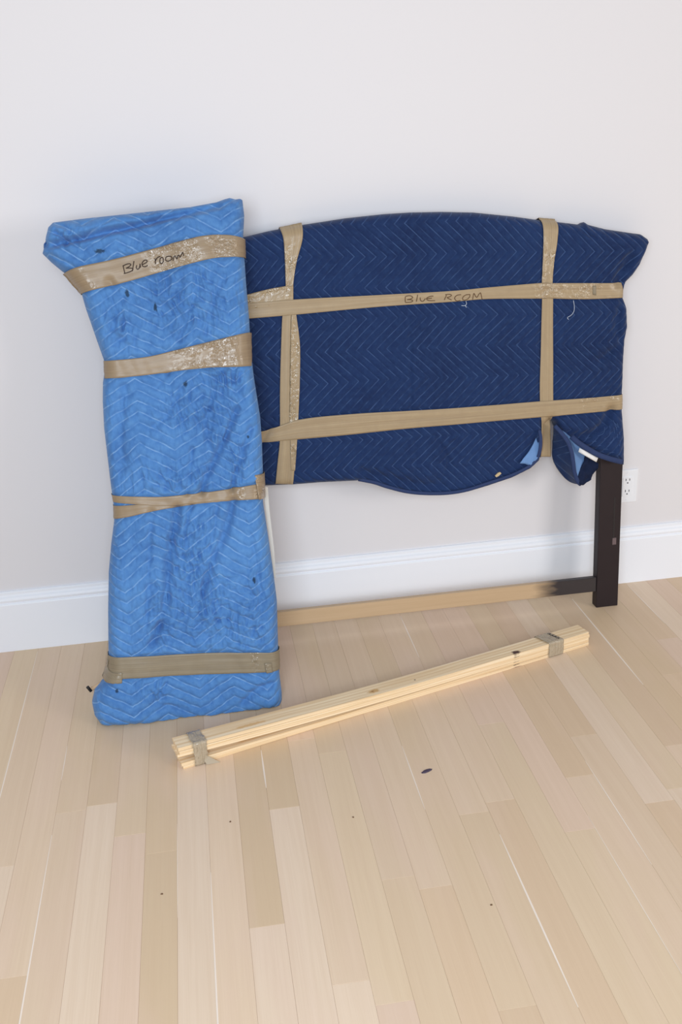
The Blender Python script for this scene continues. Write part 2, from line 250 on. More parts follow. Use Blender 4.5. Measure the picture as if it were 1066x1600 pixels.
def ridge(x, y, seed=0, o=3):
    r = 0; a = 1.0
    for k in range(o):
        r = r + a * (1 - 2 * np.abs(vnoise(x, y, seed + 31 * k))); x = x * 2.1 + 1.3; y = y * 2.1 + 4.9; a *= 0.5
    return r

def seg_dist(P, Q, closed=False):
    """distance of points P (n,2) to polyline Q"""
    Q = np.asarray(Q, float)
    if closed: Q = np.vstack([Q, Q[:1]])
    d = np.full(len(P), 1e9)
    for a, b in zip(Q[:-1], Q[1:]):
        ab = b - a; L2 = max(ab @ ab, 1e-12)
        t = np.clip(((P - a) @ ab) / L2, 0, 1)
        w = P - (a + t[:, None] * ab)
        d = np.minimum(d, np.hypot(w[:, 0], w[:, 1]))
    return d

def inside(P, Q):
    Q = np.asarray(Q, float); r = np.zeros(len(P), bool)
    j = len(Q) - 1
    for i in range(len(Q)):
        a, b = Q[i], Q[j]
        if a[1] != b[1]:
            c = (a[1] > P[:, 1]) != (b[1] > P[:, 1])
            x = (b[0] - a[0]) * (P[:, 1] - a[1]) / (b[1] - a[1]) + a[0]
            r ^= c & (P[:, 0] < x)
        j = i
    return r

def resample(Q, n, ts=None):
    Q = np.asarray(Q, float)
    d = np.r_[0, np.cumsum(np.linalg.norm(np.diff(Q, axis=0), axis=1))]
    t = (np.linspace(0, 1, n) if ts is None else ts) * d[-1]
    return np.stack([np.interp(t, d, Q[:, k]) for k in range(Q.shape[1])], 1)

def catmull(Q, sub=6):
    Q = np.asarray(Q, float)
    if len(Q) < 3: return resample(Q, sub + 1)
    E = np.vstack([2 * Q[0] - Q[1], Q, 2 * Q[-1] - Q[-2]])
    out = []
    for i in range(1, len(E) - 2):
        p0, p1, p2, p3 = E[i - 1:i + 3]
        for k in range(sub):
            t = k / sub
            out.append(0.5 * ((2 * p1) + (p2 - p0) * t + (2 * p0 - 5 * p1 + 4 * p2 - p3) * t * t + (3 * p1 - p0 - 3 * p2 + p3) * t ** 3))
    out.append(E[-2])
    return np.array(out)

# ------------------------------------------------------------------ materials
def new_mat(name):
    m = bpy.data.materials.new(name); m.use_nodes = True
    nt = m.node_tree
    return m, nt, nt.nodes['Principled BSDF']

class NB:
    """tiny node builder"""
    def __init__(s, nt): s.nt = nt
    def n(s, t, **kw):
        x = s.nt.nodes.new(t)
        for k, v in kw.items(): setattr(x, k, v)
        return x
    def put(s, sock, v):
        if isinstance(v, bpy.types.NodeSocket): s.nt.links.new(v, sock)
        else: sock.default_value = v
    def math(s, op, a, b=None, c=None, clamp=False):
        x = s.n('ShaderNodeMath', operation=op); x.use_clamp = clamp
        s.put(x.inputs[0], a)
        if b is not None: s.put(x.inputs[1], b)
        if c is not None: s.put(x.inputs[2], c)
        return x.outputs[0]
    def mix(s, f, a, b, bt='MIX'):
        x = s.n('ShaderNodeMix', data_type='RGBA', blend_type=bt)
        s.put(x.inputs[0], f); s.put(x.inputs[6], a); s.put(x.inputs[7], b)
        return x.outputs[2]
    def noise(s, vec, scale, detail=3, rough=0.55, dist=0.0):
        x = s.n('ShaderNodeTexNoise')
        s.put(x.inputs['Vector'], vec); x.inputs['Scale'].default_value = scale
        x.inputs['Detail'].default_value = detail; x.inputs['Roughness'].default_value = rough
        x.inputs['Distortion'].default_value = dist
        return x.outputs['Fac']
    def mapping(s, vec, scale=(1, 1, 1), loc=(0, 0, 0), rot=(0, 0, 0)):
        x = s.n('ShaderNodeMapping'); s.put(x.inputs['Vector'], vec)
        x.inputs['Scale'].default_value = scale; x.inputs['Location'].default_value = loc; x.inputs['Rotation'].default_value = rot
        return x.outputs[0]
    def rng(s, v, a, b, c=0.0, d=1.0):
        x = s.n('ShaderNodeMapRange'); s.put(x.inputs[0], v)
        for i, q in enumerate((a, b, c, d)): x.inputs[i + 1].default_value = q
        return x.outputs[0]
    def bump(s, h, strength, dist, normal=None):
        x = s.n('ShaderNodeBump'); s.put(x.inputs['Strength'], strength)
        x.inputs['Distance'].default_value = dist; s.put(x.inputs['Height'], h)
        if normal is not None: s.put(x.inputs['Normal'], normal)
        return x.outputs[0]

def plain(name, col, rough=0.5, spec=0.5, noise=0.0, nscale=20, bump=0.0):
    m, nt, b = new_mat(name); nb = NB(nt)
    tc = nb.n('ShaderNodeTexCoord')
    nz = nb.noise(tc.outputs['Object'], nscale)
    c2 = tuple(min(1, c * (1 + noise)) for c in col[:3]) + (1,)
    c1 = tuple(c * (1 - noise) for c in col[:3]) + (1,)
    nb.put(b.inputs['Base Color'], nb.mix(nz, c1, c2))
    b.inputs['Roughness'].default_value = rough
    b.inputs['Specular IOR Level'].default_value = spec
    if bump: nb.put(b.inputs['Normal'], nb.bump(nz, 0.5, bump))
    return m

SP, PER = 0.0295, 0.176       # stitch spacing, zigzag period

def blanket_mat(name, KZ, base, dark, light, thread, b_phase, stains=None, tstr=0.55):
    """UV = (a, b) in metres: stitch lines a = KZ * zigzag(b) + n * SP"""
    m, nt, bs = new_mat(name); nb = NB(nt)
    uvn = nb.n('ShaderNodeUVMap'); uvn.uv_map = 'UVMap'
    sep = nb.n('ShaderNodeSeparateXYZ'); nt.links.new(uvn.outputs[0], sep.inputs[0])
    a, b = sep.outputs[0], sep.outputs[1]
    tri = nb.math('PINGPONG', nb.math('ADD', b, 50 * PER - b_phase + PER / 2), PER / 2)
    q = nb.math('DIVIDE', nb.math('SUBTRACT', a, nb.math('MULTIPLY', tri, KZ)), SP)
    fr = nb.math('FRACT', nb.math('ADD', q, 100.0))
    d = nb.math('MULTIPLY', nb.math('SUBTRACT', 0.5, nb.math('ABSOLUTE', nb.math('SUBTRACT', fr, 0.5))), SP * 0.72)
    line = nb.rng(d, 0.0007, 0.0017, 1.0, 0.0)
    tc = nb.n('ShaderNodeTexCoord'); ob = tc.outputs['Object']
    n1 = nb.noise(ob, 5.5, 4); n2 = nb.noise(ob, 60, 3); n3 = nb.noise(ob, 900, 2)
    dash = nb.rng(nb.noise(ob, 38, 2), 0.36, 0.62, 0.12, 1.0)
    col = nb.mix(nb.rng(n1, 0.3, 0.7), dark, base)
    col = nb.mix(nb.rng(n2, 0.42, 0.75, 0, 0.5), col, light)
    col = nb.mix(nb.math('MULTIPLY', nb.math('MULTIPLY', line, dash), tstr), col, thread)
    if stains:
        sx = nb.n('ShaderNodeSeparateXYZ'); nt.links.new(ob, sx.inputs[0])
        wob = nb.math('MULTIPLY', nb.math('SUBTRACT', nb.noise(ob, 130, 3), 0.5), 1.7)
        tot = None
        for (su, sv, rx, ry) in stains:
            dx = nb.math('DIVIDE', nb.math('SUBTRACT', sx.outputs[0], su), rx)
            dz = nb.math('DIVIDE', nb.math('SUBTRACT', sx.outputs[2], sv), ry)
            r2 = nb.math('SQRT', nb.math('ADD', nb.math('MULTIPLY', dx, dx), nb.math('MULTIPLY', dz, dz)))
            k = nb.rng(nb.math('ADD', r2, wob), 0.55, 1.1, 0.8, 0.0)
            tot = k if tot is None else nb.math('MAXIMUM', tot, k)
        col = nb.mix(tot, col, S(28, 38, 48))
    nb.put(bs.inputs['Base Color'], col)
    bs.inputs['Roughness'].default_value = 0.82
    bs.inputs['Specular IOR Level'].default_value = 0.15
    bs.inputs['Sheen Weight'].default_value = 0.12
    bs.inputs['Sheen Roughness'].default_value = 0.5
    groove = nb.rng(d, 0.0, 0.004, 0.0, 1.0)
    n1b = nb.bump(groove, 0.35, 0.002)
    n2b = nb.bump(nb.noise(ob, 170, 4, 0.65), 0.35, 0.003, n1b)
    nb.put(bs.inputs['Normal'], nb.bump(n3, 0.3, 0.0006, n2b))
    return m

def tape_mat(name, c1, c2, glint=1.0, streak=1.0, rough=0.2):
    """UV = (along, across) in metres, attribute 'crinkle' 0..1"""
    m, nt, bs = new_mat(name); nb = NB(nt)
    uvn = nb.n('ShaderNodeUVMap'); uvn.uv_map = 'UVMap'
    uv = uvn.outputs[0]
    at = nb.n('ShaderNodeAttribute'); at.attribute_name = 'crinkle'
    ck = at.outputs['Fac']
    st = nb.noise(nb.mapping(uv, (2.2, 260, 1)), 1.0, 3, 0.6)
    cl = nb.noise(uv, 35, 4)
    col = nb.mix(nb.rng(st, 0.3, 0.72), c1, c2)
    col = nb.mix(nb.rng(cl, 0.35, 0.75, 0, 0.45), col, c1)
    nb.put(bs.inputs['Base Color'], col)
    rg = nb.math('ADD', nb.math('MULTIPLY', ck, -0.36), rough + 0.26)
    nb.put(bs.inputs['Roughness'], nb.math('MAXIMUM', rg, 0.07))
    bs.inputs['Specular IOR Level'].default_value = 0.5
    nb.put(bs.inputs['Coat Weight'], nb.math('ADD', nb.math('MULTIPLY', ck, 0.75), 0.04))
    bs.inputs['Coat Roughness'].default_value = 0.06
    vor = nb.n('ShaderNodeTexVoronoi'); vor.feature = 'F1'
    nt.links.new(nb.mapping(uv, (1.0, 1.5, 1)), vor.inputs['Vector']); vor.inputs['Scale'].default_value = 62
    vor.inputs['Randomness'].default_value = 1.0
    cr = nb.math('ADD', nb.math('MULTIPLY', vor.outputs['Distance'], 0.7), nb.noise(uv, 75, 3, 0.55, 1.5))
    b1 = nb.bump(cr, nb.math('MULTIPLY', ck, 1.0 * glint), 0.0042)
    b2 = nb.bump(st, 0.35 * streak, 0.0014, b1)
    nb.put(bs.inputs['Normal'], b2); nb.put(bs.inputs['Coat Normal'], b2)
    return m

def wood_floor_mat():
    m, nt, bs = new_mat('pale_oak_floor'); nb = NB(nt)
    tc = nb.n('ShaderNodeTexCoord'); ob = tc.outputs['Object']
    oi = nb.n('ShaderNodeObjectInfo')
    off = nb.n('ShaderNodeVectorMath', operation='ADD')
    nt.links.new(ob, off.inputs[0])
    comb = nb.n('ShaderNodeCombineXYZ'); nb.put(comb.inputs[1], nb.math('MULTIPLY', oi.outputs['Random'], 37.0)); nb.put(comb.inputs[0], nb.math('MULTIPLY', oi.outputs['Random'], 11.0))
    nt.links.new(comb.outputs[0], off.inputs[1])
    v = off.outputs[0]
    grain = nb.noise(nb.mapping(v, (60, 1.6, 1)), 1.0, 5, 0.6, 0.4)
    fine = nb.noise(nb.mapping(v, (420, 5, 1)), 1.0, 3, 0.6)
    blot = nb.noise(nb.mapping(v, (6, 1.6, 1)), 1.0, 3)
    base = oi.outputs['Color']
    col = nb.mix(nb.rng(grain, 0.35, 0.75, 0, 0.26), base, S(204, 174, 142))
    col = nb.mix(nb.rng(fine, 0.45, 0.8, 0, 0.16), col, S(200, 170, 140))
    col = nb.mix(nb.rng(blot, 0.5, 0.75, 0, 0.4), col, S(228, 200, 182))
    nb.put(bs.inputs['Base Color'], col)
    nb.put(bs.inputs['Roughness'], nb.rng(grain, 0.2, 0.8, 0.42, 0.55))
    bs.inputs['Specular IOR Level'].default_value = 0.3
    nb.put(bs.inputs['Normal'], nb.bump(fine, 0.12, 0.0006))
    return m

def pine_mat(knots):
    m, nt, bs = new_mat('raw_pine'); nb = NB(nt)
    uvn = nb.n('ShaderNodeUVMap'); uvn.uv_map = 'UVMap'; uv = uvn.outputs[0]
    oi = nb.n('ShaderNodeObjectInfo')
    off = nb.n('ShaderNodeVectorMath', operation='ADD')
    nt.links.new(uv, off.inputs[0])
    comb = nb.n('ShaderNodeCombineXYZ'); nb.put(comb.inputs[0], nb.math('MULTIPLY', oi.outputs['Random'], 9.0)); nb.put(comb.inputs[1], nb.math('MULTIPLY', oi.outputs['Random'], 3.0))
    nt.links.new(comb.outputs[0], off.inputs[1])
    v = off.outputs[0]
    w = nb.n('ShaderNodeTexWave'); w.wave_type = 'BANDS'; w.bands_direction = 'Y'
    nt.links.new(nb.mapping(v, (0.35, 1, 1)), w.inputs['Vector'])
    w.inputs['Scale'].default_value = 22; w.inputs['Distortion'].default_value = 7.0
    w.inputs['Detail'].default_value = 2; w.inputs['Detail Scale'].default_value = 0.25
    g = nb.noise(nb.mapping(v, (4, 170, 1)), 1.0, 4, 0.6)
    gb = nb.noise(nb.mapping(v, (1.6, 60, 1)), 1.0, 3, 0.6, 0.8)
    col = nb.mix(nb.rng(w.outputs['Fac'], 0.3, 0.9, 0, 0.55), S(247, 227, 194), S(222, 188, 140))
    col = nb.mix(nb.rng(gb, 0.45, 0.62, 0, 0.55), col, S(217, 180, 128))
    col = nb.mix(nb.rng(g, 0.4, 0.8, 0, 0.45), col, S(226, 190, 142))
    sx = nb.n('ShaderNodeSeparateXYZ'); nt.links.new(uv, sx.inputs[0])
    wob = nb.math('MULTIPLY', nb.math('SUBTRACT', nb.noise(uv, 90, 3), 0.5), 1.3)
    for (ku, kv, rx, ry, c, amt) in knots:
        dx = nb.math('DIVIDE', nb.math('SUBTRACT', sx.outputs[0], ku), rx)
        dz = nb.math('DIVIDE', nb.math('SUBTRACT', sx.outputs[1], kv), ry)
        r2 = nb.math('SQRT', nb.math('ADD', nb.math('MULTIPLY', dx, dx), nb.math('MULTIPLY', dz, dz)))
        col = nb.mix(nb.rng(nb.math('ADD', r2, wob), 0.6, 1.05, amt, 0.0), col, c)
    nb.put(bs.inputs['Base Color'], col)
    bs.inputs['Roughness'].default_value = 0.55
    nb.put(bs.inputs['Normal'], nb.bump(g, 0.15, 0.0006))
    return m

M_wall = plain('wall_paint', S(226, 224, 227), 0.75, 0.3, 0.006, 1.2)
M_trim = plain('trim_paint', S(240, 243, 250), 0.45, 0.5, 0.004, 3)
M_plastic = plain('outlet_plastic', S(238, 240, 245), 0.35, 0.5)
M_slot = plain('slot_dark', S(60, 58, 58), 0.6, 0.3)
M_esp = plain('espresso_lacquer', S(38, 28, 31), 0.5, 0.3, 0.12, 25, 0.0006)
M_metal = plain('dull_metal', S(120, 112, 112), 0.4, 0.6)
M_black = plain('black_rubber', S(32, 30, 30), 0.5, 0.4)
M_ink = plain('marker_ink', S(62, 48, 40), 0.6, 0.2)
M_ink2 = plain('brown_marker_ink', S(98, 72, 48), 0.6, 0.2)
M_bind = plain('navy_binding', S(42, 58, 98), 0.75, 0.3, 0.18, 70, 0.0006)
M_thread = plain('pale_thread', S(66, 90, 136), 0.8, 0.2)
M_loose = plain('loose_thread', S(190, 200, 215), 0.8, 0.2)
M_label = plain('label_cloth', S(240, 240, 240), 0.7, 0.2)
M_fluff = plain('tan_fluff', S(200, 178, 140), 0.8, 0.2)
M_lining = plain('light_blue_lining', S(108, 144, 194), 0.85, 0.2, 0.15, 45, 0.002)
M_navyin = plain('navy_inside', S(20, 32, 60), 0.85, 0.2, 0.3, 60, 0.004)
M_tan = plain('raw_stick', S(196, 170, 140), 0.6, 0.3, 0.08)
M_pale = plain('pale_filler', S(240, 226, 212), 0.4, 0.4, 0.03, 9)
M_sub = plain('subfloor', S(204, 180, 152), 0.8, 0.2, 0.1, 4)
M_chip = plain('purple_chip', S(70, 58, 78), 0.4, 0.5)
M_speck = plain('brown_crumb', S(110, 84, 62), 0.7, 0.3)
M_floor = wood_floor_mat()
T_warm = tape_mat('tan_packing_tape', S(152, 131, 102), S(178, 157, 124), 1.0, 1.0)
T_dull = tape_mat('greyish_packing_tape', S(126, 114, 94), S(148, 136, 114), 0.8, 1.0)
T_b = tape_mat('brown_packing_tape', S(138, 118, 94), S(158, 139, 112), 1.0, 0.5)
T_slat = tape_mat('grey_packing_tape', S(160, 146, 124), S(192, 176, 152), 1.0, 1.0)
T_clear = tape_mat('clear_tape_edge', S(196, 190, 180), S(214, 210, 202), 0.3, 0.3)

# ------------------------------------------------------------------ setting
def struct(o):
    o['kind'] = 'structure'; return o

w = struct(bevel_box('wall_back', (-4.0, 0.018, -0.02), (5.0, 0.14, 3.2), M_wall, b=0))
# baseboard: moulded profile extruded along the wall
prof = [(0.018, 0.0), (0.0, 0.0), (0.0, 0.160), (0.0015, 0.1635), (0.0045, 0.165), (0.0045, 0.168),
        (0.002, 0.171), (0.0015, 0.176), (0.004, 0.183), (0.008, 0.187), (0.0095, 0.192), (0.0095, 0.199), (0.012, 0.202), (0.018, 0.203)]
vs = [(x, y, z) for x in (-4.0, 5.0) for (y, z) in prof]; n = len(prof)
fs = [(i, i + 1, n + i + 1, n + i) for i in range(n - 1)] + [tuple(range(n))[::-1], tuple(range(n, 2 * n))]
struct(mesh_obj('baseboard_back', vs, fs, M_trim))

floor = struct(bevel_box('floor', (-4.0, -6.0, -0.06), (5.0, 0.05, -0.012), M_sub, b=0))
rnd = random.Random(11)
W = 0.0727; X0 = -0.592
tones = [S(222, 198, 168), S(226, 202, 175), S(225, 199, 176), S(215, 190, 158), S(224, 201, 171), S(231, 209, 185), S(219, 193, 163), S(223, 199, 172)]
fixed = {8: [(-1.31, 6, 5)], 7: [(-2.1, 4, 4)], 9: [(-0.945, 6, 5)], 16: [(-1.026, 3, 6)], 3: [(-0.839, 4, 4)], 1: [(-1.344, 3, 6)], 13: [(-1.272, 2, 5)], 14: [(-1.6, 5, 1)]}
def plank(x0, x1, y0, y1, tone):
    g = 0.00012
    o = bevel_box('plank', (x0 + g, y0 + g, -0.012), (x1 - g, y1 - g, 0.0), M_floor, floor, b=0.0003)
    j = [1 + rnd.uniform(-0.025, 0.025)] * 3
    o.color = (tones[tone][0] * j[0], tones[tone][1] * j[1], tones[tone][2] * j[2], 1)
for k in range(-14, 34):
    x0 = X0 + W * k
    joints = [0.0]
    y = -rnd.uniform(0.25, 1.3)
    fx = sorted([f[0] for f in fixed.get(k, [])], reverse=True)
    if fx:
        joints += fx; y = fx[-1] - rnd.uniform(0.8, 1.5)
    while y > -3.1:
        joints.append(y); y -= rnd.uniform(0.6, 1.7)
    joints.append(-3.3)
    last = None
    for a, b in zip(joints[:-1], joints[1:]):
        t = rnd.randrange(len(tones))
        if t == last: t = (t + 3) % len(tones)
        for f in fixed.get(k, []):
            if abs(f[0] - b) < 1e-6: t = f[1]*0 + (3 if k in (8, 9, 3) else t)
            if abs(f[0] - a) < 1e-6: t = 5 if k in (8, 9, 16, 3) else (6 if k != 16 else 6)
        if k == 16 and abs(a + 1.026) < 1e-6: t = 6
        if k == 5: t = 3 if a > -1.2 else 6
        last = t
        plank(x0, x0 + W, b, a if a < 0 else 0.017, t)
# pale strips painted in for light catching the joint bevels
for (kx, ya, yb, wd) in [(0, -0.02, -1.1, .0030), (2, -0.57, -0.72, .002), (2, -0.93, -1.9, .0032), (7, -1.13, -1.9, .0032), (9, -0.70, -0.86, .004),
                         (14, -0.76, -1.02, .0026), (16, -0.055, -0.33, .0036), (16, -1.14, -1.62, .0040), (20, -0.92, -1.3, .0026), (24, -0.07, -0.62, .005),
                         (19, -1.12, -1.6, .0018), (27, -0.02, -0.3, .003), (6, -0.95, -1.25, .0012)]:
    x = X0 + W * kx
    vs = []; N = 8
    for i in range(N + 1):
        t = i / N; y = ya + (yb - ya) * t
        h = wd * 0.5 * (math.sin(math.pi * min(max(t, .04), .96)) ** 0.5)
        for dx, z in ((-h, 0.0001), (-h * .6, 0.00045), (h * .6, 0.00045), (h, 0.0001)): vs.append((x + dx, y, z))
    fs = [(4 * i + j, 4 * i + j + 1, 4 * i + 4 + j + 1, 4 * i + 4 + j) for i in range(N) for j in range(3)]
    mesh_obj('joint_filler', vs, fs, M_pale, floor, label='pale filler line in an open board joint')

# ------------------------------------------------------------------ outlet on the wall
ox, oz = 1.359, 0.350
out = thing('electrical_outlet', 'white electrical outlet on the wall just right of the dark headboard leg', 'outlet', (ox, 0.018, oz))
bevel_box('cover_plate', (-0.036, -0.006, -0.058), (0.036, 0.0, 0.058), M_plastic, out, b=0.003, seg=3, smooth=False)
bevel_box('receptacle', (-0.0168, -0.0078, -0.034), (0.0168, -0.004, 0.034), M_plastic, out, b=0.0012, seg=2)
rec = out.children[-1] if out.children else None
rec = [c for c in bpy.data.objects if c.name.startswith('receptacle')][0]
for dz in (0.0195, -0.0195):
    for dx in (-0.0063, 0.0063):
        bevel_box('slot', (dx - 0.0011, -0.0086, dz + 0.001), (dx + 0.0011, -0.0076, dz + 0.0085), M_slot, rec, b=0.0002)
    disc_prism('ground_hole', (0.0, dz - 0.0065), 0.0024, -0.0076, -0.0086, M_slot, rec, 12, flat=0.0014)
for dz in (0.048, -0.048):
    disc_prism('screw', (0, dz), 0.003, -0.0055, -0.0068, M_plastic, out, 14)

# ------------------------------------------------------------------ padded blanket shells
class Shell:
    def __init__(s, top, right, bot, left, ymid, tf, tb, r, relief, taps=()):
        s.top, s.right, s.bot, s.left = [np.asarray(a, float) for a in (top, right, bot, left)]
        # outline: left (top->bottom), bottom (left->right), right reversed, top reversed
        s.outline = np.vstack([s.left, s.bot[1:], s.right[::-1][1:], s.top[::-1][1:-1]])
        s.ymid, s.tf, s.tb, s.r, s.relief = ymid, tf, tb, r, relief
        s.taps = [np.array(list(a) + list(b)[::-1], float) for a, b in taps]
    def prof(s, d):
        k = 1 - np.clip(d / s.r, 0, 1)
        return np.sqrt(np.maximum(1 - k ** 2.2, 0))
    def base(s, P, d=None):
        if d is None:
            d = np.where(inside(P, s.outline), seg_dist(P, s.outline, True), 0)
        e = np.clip(d / 0.03, 0, 1)
        return s.ymid - s.tf * s.prof(d) - s.relief.big(P[:, 0], P[:, 1]) * e
    def full(s, P, d):
        y = s.base(P, d)
        tm = np.zeros(len(P))
        for q in s.taps:
            dd = np.where(inside(P, q), 0, seg_dist(P, q, True))
            tm = np.maximum(tm, np.exp(-(dd / 0.006) ** 2))
        e = np.clip(d / 0.012, 0, 1)
        fine = s.relief.fine(P[:, 0], P[:, 1])
        puff = 1 - 0.0
        bul = np.zeros(len(P))
        return y - (fine * e) * (1 - tm) + tm * 0.0012
    def grid(s, nu, nv, dens=0.35):
        su = np.linspace(0, 1, nu); sv = np.linspace(0, 1, nv)
        wu = (1 - dens) * su + dens * (0.5 - 0.5 * np.cos(np.pi * su))
        wv = (1 - dens) * sv + dens * (0.5 - 0.5 * np.cos(np.pi * sv))
        T = resample(s.top, 0, wu); Bm = resample(s.bot, 0, wu)
        Lf = resample(s.left, 0, wv); Rt = resample(s.right, 0, wv)
        U = wu[None, :, None]; V = wv[:, None, None]
        C = (1 - V) * T[None] + V * Bm[None] + (1 - U) * Lf[:, None] + U * Rt[:, None] \
            - ((1 - U) * (1 - V) * T[0] + U * (1 - V) * T[-1] + (1 - U) * V * Bm[0] + U * V * Bm[-1])
        return C
    def build(s, name, nu, nv, mat, parent, uvf, post=None, label=None):
        C = s.grid(nu, nv); P = C.reshape(-1, 2)
        d = seg_dist(P, s.outline, True)
        ed = np.zeros((nv, nu), bool); ed[0] = ed[-1] = True; ed[:, 0] = ed[:, -1] = True
        d[ed.ravel()] = 0
        yf = s.full(P, d)
        yb = s.ymid + s.tb * s.prof(d)
        nF = len(P)
        idx = np.arange(nF).reshape(nv, nu)
        back = np.where(ed.ravel(), np.arange(nF), -1)
        inner = np.where(back < 0)[0]
        back[inner] = nF + np.arange(len(inner))
        V = np.vstack([np.c_[P[:, 0], yf, P[:, 1]], np.c_[P[inner, 0], yb[inner], P[inner, 1]]])
        q = np.stack([idx[:-1, :-1], idx[1:, :-1], idx[1:, 1:], idx[:-1, 1:]], -1).reshape(-1, 4)
        Fa = np.vstack([q, back[q][:, ::-1]])
        uv = uvf(V[:, 0], V[:, 2])
        if post is not None: V = post(V)
        return mesh_obj(name, V, Fa, mat, parent, True, uv=uv, label=label)

def zig(b, ph):
    x = np.mod(b - ph + PER / 2, PER)
    return np.where(x < PER / 2, x, PER - x)

def puffs(a, b, ph, amp, KZ):
    q = (a - KZ * zig(b, ph)) / SP
    f = np.mod(q, 1.0); d = np.minimum(f, 1 - f) * SP * 0.72
    return amp * (1 - np.exp(-(d / 0.0042) ** 2)), d

def creases(u, v, L):
    P = np.c_[u, v]; r = np.zeros(len(u))
    for pts, wdt, amp in L:
        pts = catmull(pts, 5)
        d = seg_dist(P, pts)
        r -= amp * np.exp(-(d / wdt) ** 2)
        # softly raised shoulders beside the groove
        r += 0.18 * amp * np.exp(-(d / (2.3 * wdt)) ** 2)
    return r

class ReliefH:
    PH = None
    def warp(s, u, v):
        return u + 0.006 * fbm(u * 5, v * 5, 3, 2), v + 0.04 * u + 0.005 * fbm(u * 4 + 9, v * 4, 5, 2)
    def big(s, u, v):
        r = 0.004 * fbm(u * 3.1, v * 3.6, 21, 2)
        # the lower corner swings forward and the right edge flares
        r = r + 0.012 * np.exp(-(((u - 0.68) / 0.05) ** 2 + ((v - 0.52) / 0.05) ** 2))
        return r + creases(u, v, D['H_CREASE'])
    def fine(s, u, v):
        a, b = s.warp(u, v)
        p, d = puffs(a, b, s.PH, 0.0030, 1.05)
        cr = np.zeros(len(u))
        for (cu, cv), wd, ht in D['H_CRUMP']:
            cr = np.maximum(cr, np.exp(-((u - cu) / (wd * .6)) ** 2 - ((v - cv) / (ht * .6)) ** 2))
        return p + creases(u, v, D['H_SEAM']) + 0.0026 * cr * ridge(u * 55, v * 38, 4, 2) + 0.0008 * fbm(u * 45, v * 45, 8, 2)

class ReliefB:
    PH = None
    def warp(s, u, v):
        w1 = fbm(u * 4.2, v * 3.0, 41, 2); w2 = fbm(u * 4.5 + 7, v * 3.2, 43, 2)
        w3 = fbm(u * 34, v * 30, 47, 2)
        return v + 0.010 * w1 + 0.0022 * w3, u + 0.008 * w2
    def big(s, u, v):
        r = 0.008 * fbm(u * 6, v * 2.6, 61, 2) + 0.003 * fbm(u * 16 + v * 5, v * 7, 63, 2)
        # waist pinched by the tapes
        return r + creases(u, v, D['B_CREASE'])
    def fine(s, u, v):
        a, b = s.warp(u, v)
        p, d = puffs(a, b, s.PH, 0.0042, 0.62)
        cr = np.zeros(len(u))
        for (cu, cv), wd, ht in D['B_CRUMP']:
            cr = np.maximum(cr, np.exp(-((u - cu) / (wd * .8)) ** 2 - ((v - cv) / (ht * .8)) ** 2))
        return p + (0.0014 + 0.0070 * cr) * ridge(u * 66 + 1.5 * fbm(u * 9, v * 9, 2, 2), v * 26, 7, 3) + 0.0034 * cr * ridge(u * 30, v * 70, 19, 2) + 0.0012 * fbm(u * 22, v * 14, 9, 3)

RH = ReliefH(); RB = ReliefB()
aH, bH = RH.warp(np.array([D['PHASE_H'][0]]), np.array([D['PHASE_H'][1]])); RH.PH = float(bH[0]) + PER / 2
# zigzag maximum (">" point) sits where b equals the phase
RH.PH = float(bH[0])
aB, bB = RB.warp(np.array([D['PHASE_B'][0]]), np.array([D['PHASE_B'][1]])); RB.PH = float(bB[0])

M_navy = blanket_mat('navy_quilted_blanket', 1.05, S(29, 51, 94), S(23, 41, 80), S(37, 62, 105), S(78, 104, 150), RH.PH, None, 0.5)
M_blue = blanket_mat('blue_quilted_blanket', 0.62, S(84, 135, 195), S(66, 113, 174), S(100, 151, 207), S(146, 184, 224), RB.PH, D['STAINS'], 0.5)

